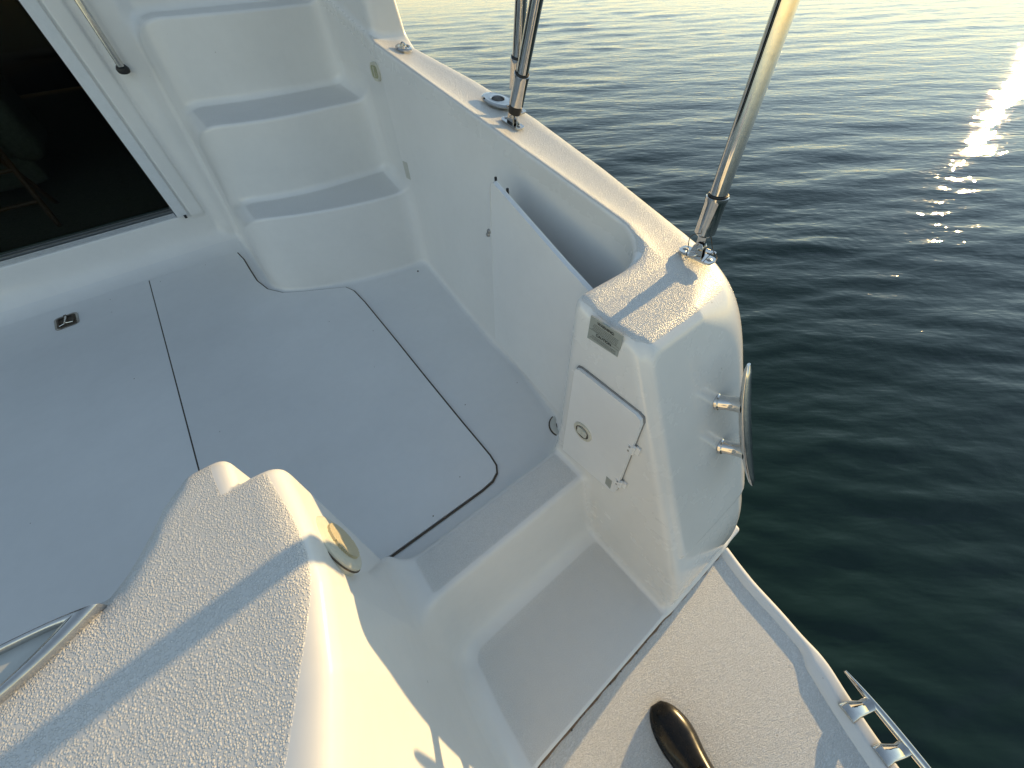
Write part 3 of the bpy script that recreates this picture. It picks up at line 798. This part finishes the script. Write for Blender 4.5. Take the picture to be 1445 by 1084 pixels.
# ------------------------------------------------------------------ swim platform
PZ = -.338
edge = [(.880, -.150), (.862, -.21), (.845, -.28), (.832, -.385), (.818, -.46), (.812, -.515), (.800, -.556), (.772, -.615), (.738, -.70), (.708, -.79), (.676, -.90), (.60, -1.02), (.46, -1.10), (.2, -1.14), (-.3, -1.16), (-1.1, -1.16)]
bm = bmesh.new(); prism(bm, [(x, y, PZ) for x, y in edge] + [(-1.1, -.1462, PZ), (.880, -.1462, PZ)], (0, 0, 1), .05)
for f in bm.faces: pass
plat = obj('swim_platform', bm, M['platform'], boat, smooth=False)
at = plat.data.attributes.new('nonskid', 'FLOAT', 'POINT'); at.data.foreach_set('value', [.05] * len(plat.data.vertices))
def sweep_profile(bm, path, prof, closed=False):
    """prof: (inboard offset, height) pairs; path 2D going aft along the starboard edge"""
    P = [np.array(p, float) for p in path]; rings = []
    for i in range(len(P)):
        t = P[min(i + 1, len(P) - 1)] - P[max(i - 1, 0)]; t /= np.linalg.norm(t); nin = np.array([t[1], -t[0]])
        pr = prof[i] if isinstance(prof[0][0], (tuple, list)) else prof
        rings.append([bm.verts.new((P[i][0] + nin[0] * o_, P[i][1] + nin[1] * o_, z_)) for o_, z_ in pr])
    m_ = len(rings[0])
    for q_, w_ in zip(rings, rings[1:]):
        for k in range(m_): bm.faces.new((q_[k], w_[k], w_[(k + 1) % m_], q_[(k + 1) % m_]))
    bm.faces.new(rings[0]); bm.faces.new(rings[-1][::-1])
fine = []
for i in range(len(edge) - 1):
    for k in range(6): fine.append(tuple(np.array(edge[i]) * (1 - k / 6) + np.array(edge[i + 1]) * k / 6))
fine.append(edge[-1])
for _ in range(3): fine = [fine[0]] + [tuple((np.array(fine[i - 1]) + 2 * np.array(fine[i]) + np.array(fine[i + 1])) / 4) for i in range(1, len(fine) - 1)] + [fine[-1]]
profs = []
for x, y in fine:
    s = min(1, max(0, (-y - .47) / .075)); s = s * s * (3 - 2 * s)          # the rim swells into the cleat pad
    if y < -1.0 or x < .55: s = 0
    w = .020 + .030 * s; hgt = .012 + .006 * s
    profs.append([(-.004, PZ - .08), (-.010, PZ - .02), (-.008, PZ + hgt * .6), (-.002, PZ + hgt), (.006, PZ + hgt + .001), (w * .55, PZ + hgt), (w * .8, PZ + hgt * .85), (w, PZ + hgt * .28), (w + .012, PZ + .0005), (w + .014, PZ - .012), (w * .5, PZ - .08)])
bm = bmesh.new(); sweep_profile(bm, fine, profs)
rimo = obj('platform_rim', bm, M['plain'], boat, auto=70)
# stained caulk joint between hull and platform
bm = bmesh.new()
pts = [(-.7 + 1.575 * k / 60, -.1480 + .0012 * math.sin(k * 1.7) + .0008 * math.sin(k * 4.1), PZ + .0022) for k in range(61)]
tube(bm, pts, [.0040 + .0009 * math.sin(k * 2.3) for k in range(61)], 8); obj('caulk_joint', bm, M['caulk'], boat)
bm = bmesh.new()
for k in range(26):
    t = random.random(); x = -.1 + t * .95
    lathe(bm, (x, -.1482 + random.uniform(-.003, .003), PZ + .005), (0, 0, 1), [(random.uniform(.0015, .004), 0), (.001, .0025), (0, .003)], 7)
o = obj('caulk_grime', bm, M['gasket'], boat); o['kind'] = 'stuff'
# long rail cleat on the platform edge
def pcleat():
    root = bpy.data.objects.new('platform_cleat', None); root.location = (.745, -.70, PZ + .03); link(root, boat); lab(root, 'long low chrome mooring cleat on the outer edge of the swim platform')
    p0 = Vector((.806, -.572, -.272)); p1 = Vector((.722, -.905, -.272)); ax_ = (p1 - p0).normalized(); sidev = Vector((-ax_.y, ax_.x, 0)); sidev = sidev if sidev.x > 0 else -sidev
    bm = bmesh.new(); pts, rs = [], []
    for k in range(33):
        s = k / 32; e = abs(2 * s - 1); pts.append(p0.lerp(p1, s) + Vector((0, 0, -.006 * e ** 3))); rs.append(.0105 * (1 - .75 * e ** 2.4) * 1.35 + .0012)
    tube(bm, pts, rs, 18, True, .75, up=sidev); obj('cleat_bar', bm, M['steel'], root)
    for s in (.235, .53, .80):
        q0 = p0.lerp(p1, s) - sidev * .004; base = q0 - sidev * .052; base.z = PZ + .019
        bm = bmesh.new(); mid_ = base.lerp(q0, .55) + Vector((0, 0, .012))
        rings = []
        for p_, wd, hh in ((base - sidev * .010, .026, .010), (base + sidev * .012 + Vector((0, 0, .006)), .023, .014), (mid_, .017, .013), (q0, .019, .011)):
            rings.append([bm.verts.new(p_ + ax_ * (wd * math.cos(t)) + Vector((0, 0, hh * math.sin(t)))) for t in np.linspace(0, 2 * math.pi, 17)[:-1]])
        for u1, u2 in zip(rings, rings[1:]):
            for k in range(16): bm.faces.new((u1[k], u1[(k + 1) % 16], u2[(k + 1) % 16], u2[k]))
        bm.faces.new(rings[0]); bm.faces.new(rings[-1])
        obj('cleat_foot', bm, M['plain' if False else 'steel'], root)
    return root
pcleat()

# ------------------------------------------------------------------ shoe standing on the platform
def shoe():
    root = empty('shoe', (.27, -.44, PZ), 'glossy black rubber shoe with a rounded toe standing on the swim platform', 'shoe')
    toe = Vector((.300, -.270, PZ)); heel = Vector((.225, -.555, PZ)); ax_ = (heel - toe).normalized(); L = (heel - toe).length; sd_ = Vector((ax_.y, -ax_.x, 0)); sd_ = sd_ if sd_.x > 0 else -sd_
    wid = lambda s: .057 * (math.sin(min(1, (s + .012) / .30) * math.pi / 2) ** .45) * (1 - .16 * max(0, math.sin((s - .35) / .4 * math.pi)) if .35 < s < .75 else 1) * (1 if s < .80 else math.sqrt(max(.02, 1 - ((s - .80) / .205) ** 2)))
    hgt = lambda s: (.024 + .026 * min(1, s / .25) ** .8 + .050 * max(0, min(1, (s - .25) / .35)) ** 1.3) * (.45 + .55 * min(1, (s + .005) / .09) ** .5)
    bm = bmesh.new(); rings = []
    for i in range(36):
        s = i / 35; c_ = toe + ax_ * (L * s) + sd_ * (.010 * math.sin(s * math.pi)); w = wid(s); h_ = hgt(s); r = []
        for k in range(32):
            t = 2 * math.pi * k / 32; cx_, sy_ = math.cos(t), math.sin(t)
            z = .012 + (h_ - .012) * (max(0, sy_) ** .85) if sy_ > 0 else .012 + .004 * sy_
            x = w * math.copysign(abs(cx_) ** .8, cx_) * (1 - .10 * max(0, sy_))
            r.append(bm.verts.new(c_ + sd_ * x + Vector((0, 0, z))))
        rings.append(r)
    for u1, u2 in zip(rings, rings[1:]):
        for k in range(32): bm.faces.new((u1[k], u1[(k + 1) % 32], u2[(k + 1) % 32], u2[k]))
    bm.faces.new(rings[0]); bm.faces.new(rings[-1]); obj('upper', bm, M['shoe'], root, auto=80)
    bm = bmesh.new(); P = []
    for i in range(30): s = i / 29; P.append(toe + ax_ * (L * s) + sd_ * (.010 * math.sin(s * math.pi) + wid(s) * 1.03))
    for i in reversed(range(30)): s = i / 29; P.append(toe + ax_ * (L * s) + sd_ * (.010 * math.sin(s * math.pi) - wid(s) * 1.03))
    prism(bm, [p + Vector((0, 0, .012)) for p in P], (0, 0, 1), .012); obj('sole', bm, M['rubber'], root)
    bm = bmesh.new(); tube(bm, [toe + ax_ * (L * .66) + Vector((0, 0, .075)), toe + ax_ * (L * .68) + Vector((0, 0, .20)), toe + ax_ * (L * .70) + Vector((0, 0, .34))], [.046, .050, .058], 28, sy=1.15)
    obj('boot_shaft', bm, M['shoe'], root)
    return root
shoe()

# ------------------------------------------------------------------ cabin door
door = bpy.data.objects.new('cabin_door', None); door.location = (-.9, 2.93, .22); link(door, boat)
bm = bmesh.new(); box(bm, (-.197, 2.900, 1.24), (.052, .085, 2.03)); lab(obj('door_jamb', bm, M['frame_white'], door, bevel=.003), 'white aluminium door jamb beside the stairs')
bm = bmesh.new(); box(bm, (-1.61, 2.900, 1.24), (.052, .085, 2.03)); obj('door_jamb', bm, M['frame_white'], door, bevel=.003)
bm = bmesh.new()
for k, (y0, w, h_) in enumerate(((2.886, .010, .030), (2.905, .006, .020), (2.925, .007, .032), (2.950, .006, .022), (2.975, .012, .036))):
    box(bm, (-.905, y0, .216 + h_ / 2), (1.35, w, h_))
box(bm, (-.905, 2.935, .218), (1.36, .12, .012)); obj('threshold_track', bm, M['alu'], door, bevel=.0012, seg=1)
bm = bmesh.new(); box(bm, (-.905, 2.955, 1.25), (1.34, .006, 2.0)); obj('glass_pane', bm, M['glass'], door, smooth=False)
bm = bmesh.new(); tube(bm, [(-.192, 2.853, .222), (-.180, 2.853, .222)], .009, 12); obj('end_plug', bm, M['rubber'], door)
# inside the cabin
bm = bmesh.new()
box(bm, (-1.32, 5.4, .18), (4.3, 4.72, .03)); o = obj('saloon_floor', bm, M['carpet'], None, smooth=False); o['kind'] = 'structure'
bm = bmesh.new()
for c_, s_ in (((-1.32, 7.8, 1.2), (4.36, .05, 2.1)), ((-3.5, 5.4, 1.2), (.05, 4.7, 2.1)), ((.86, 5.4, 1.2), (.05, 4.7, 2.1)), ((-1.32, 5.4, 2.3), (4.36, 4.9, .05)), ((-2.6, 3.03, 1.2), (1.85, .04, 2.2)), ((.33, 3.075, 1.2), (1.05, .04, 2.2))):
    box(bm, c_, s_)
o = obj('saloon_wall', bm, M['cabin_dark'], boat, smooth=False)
def armchair(c):
    root = empty('armchair', c, 'rounded beige armchair in the dark cabin behind the door', 'armchair')
    c = Vector(c)
    def cush(name, o_, s_, b_):
        bm = bmesh.new(); box(bm, c + Vector(o_), s_); bmesh.ops.bevel(bm, geom=bm.edges[:], offset=b_, segments=6, affect='EDGES', profile=.5); obj(name, bm, M['fabric'], root, auto=180)
    cush('seat', (0, 0, .32), (.62, .62, .30), .09); cush('backrest', (0, .30, .52), (.66, .20, .62), .095)
    cush('armrest', (.36, -.02, .38), (.18, .66, .44), .085); cush('armrest', (-.36, -.02, .38), (.18, .66, .44), .085); cush('base', (0, 0, .12), (.70, .62, .16), .04)
armchair((-1.15, 4.30, .2))
def wooden_chair(c):
    root = empty('wooden_chair', c, 'brown wooden slatted chair folded just inside the cabin door', 'chair')
    c = Vector(c)
    for x in (-.19, .19):
        bm = bmesh.new(); tube(bm, [c + Vector((x, -.20, 0)), c + Vector((x, .18, .62))], .014, 10); obj('leg', bm, M['wood'], root)
        bm = bmesh.new(); tube(bm, [c + Vector((x * .9, .22, 0)), c + Vector((x * .9, -.14, .46))], .014, 10); obj('leg', bm, M['wood'], root)
    for k in range(5):
        bm = bmesh.new(); box(bm, c + Vector((0, -.16 + .085 * k, .44)), (.42, .055, .016)); obj('slat', bm, M['wood'], root, bevel=.003)
    for z in (.12, .26): 
        bm = bmesh.new(); tube(bm, [c + Vector((-.19, -.20 + .61 * z, z)), c + Vector((.19, -.20 + .61 * z, z))], .010, 8); obj('rung', bm, M['wood'], root)
wooden_chair((-.98, 3.50, .2))

# grab rail beside the door
bm = bmesh.new(); tube(bm, [(-.040, 2.800, .880), (-.040, 2.790, 1.0), (-.040, 2.788, 1.5), (-.040, 2.80, 1.62)], .0135, 20); gr = obj('grab_rail', bm, M['steel'], boat)
bm = bmesh.new(); lathe(bm, (-.040, 2.808, .862), (0, -.35, .9), [(.0, 0), (.024, 0), (.025, .010), (.019, .020), (.0, .021)], 24); obj('rail_foot', bm, M['rubber'], gr)

# ------------------------------------------------------------------ water out to the horizon
WZ = -.62
az0, az1 = R(-50), R(160)
th = np.concatenate([np.linspace(az0, az1, 1150, endpoint=False), np.linspace(az1, az0 + 2 * math.pi, 90, endpoint=False)])
rr = [0.02, .4]
while rr[-1] < 42: rr.append(rr[-1] * 1.0135 + .004)
while rr[-1] < 9000: rr.append(rr[-1] * 1.09)
rr = np.array(rr); TH, RR = np.meshgrid(th, rr); WX = RR * np.sin(TH); WY = RR * np.cos(TH); WH = np.zeros_like(WX)
for i in range(64):
    lam = .13 * (1.5 / .13) ** rng.random() ** 1.15; ang = R(36) + rng.normal() * .33; k = 2 * math.pi / lam
    amp = .0025 * lam ** .75 * rng.uniform(.5, 1.2); ph = rng.uniform(0, 2 * math.pi)
    sfade = np.clip((lam * 14 - RR * .25) / (lam * 7), 0, 1) if lam < 1.0 else 1
    warp = .35 * np.sin(WX * .9 + i) + .35 * np.sin(WY * .7 + 2 * i)
    u_ = (WX * math.sin(ang) + WY * math.cos(ang)) * k + ph + warp
    WH += sfade * amp * (np.sin(u_) + .22 * np.sin(2 * u_ + .5 * warp))
WH *= (.72 + .42 * np.sin(WX * .31 + 1.0 + .6 * np.sin(WY * .23)) * np.cos(WY * .27)) * np.clip(1.6 - RR / 60, .0, 1)
me = bpy.data.meshes.new('water'); nr, nt_ = WX.shape
co = np.stack([WX, WY, WZ + WH], -1).reshape(-1, 3).astype(np.float32)
I, J = np.meshgrid(np.arange(nr - 1), np.arange(nt_), indexing='ij'); J2 = (J + 1) % nt_
q_ = np.stack([I * nt_ + J, I * nt_ + J2, (I + 1) * nt_ + J2, (I + 1) * nt_ + J], -1).reshape(-1, 4)[:, ::-1]
me.vertices.add(len(co)); me.vertices.foreach_set('co', co.ravel()); me.loops.add(q_.size); me.loops.foreach_set('vertex_index', q_.astype(np.int32).ravel())
me.polygons.add(len(q_)); me.polygons.foreach_set('loop_start', np.arange(0, q_.size, 4, dtype=np.int32)); me.polygons.foreach_set('use_smooth', np.ones(len(q_), bool)); me.update()
m, nt, b = mat('harbour water', (.006, .021, .017), .03, 0, .5); b.inputs['IOR'].default_value = 1.33
pos = N(nt, 'ShaderNodeNewGeometry').outputs['Position']
mp = N(nt, 'ShaderNodeMapping'); mp.inputs['Rotation'].default_value = (0, 0, R(38)); nt.links.new(pos, mp.inputs[0])
mp2 = N(nt, 'ShaderNodeMapping'); mp2.inputs['Scale'].default_value = (.34, 1, 1); nt.links.new(mp.outputs[0], mp2.inputs[0])
h = math_(nt, 'MULTIPLY', noise(nt, mp2.outputs[0], 5.5, 3, .5, .4), .024)
h = math_(nt, 'ADD', h, math_(nt, 'MULTIPLY', noise(nt, mp2.outputs[0], 2.0, 2, .5, .3), .030))
h = math_(nt, 'ADD', h, math_(nt, 'ADD', math_(nt, 'MULTIPLY', noise(nt, mp2.outputs[0], 14, 2, .5, .2), .0125), math_(nt, 'MULTIPLY', noise(nt, mp2.outputs[0], 36, 2, .5, .2), .0030)))
bp = N(nt, 'ShaderNodeBump'); bp.inputs['Distance'].default_value = 1; bp.inputs['Strength'].default_value = .42
nt.links.new(h, bp.inputs['Height']); nt.links.new(bp.outputs[0], b.inputs['Normal'])
me.materials.append(m); w = bpy.data.objects.new('water', me); link(w); w['kind'] = 'structure'
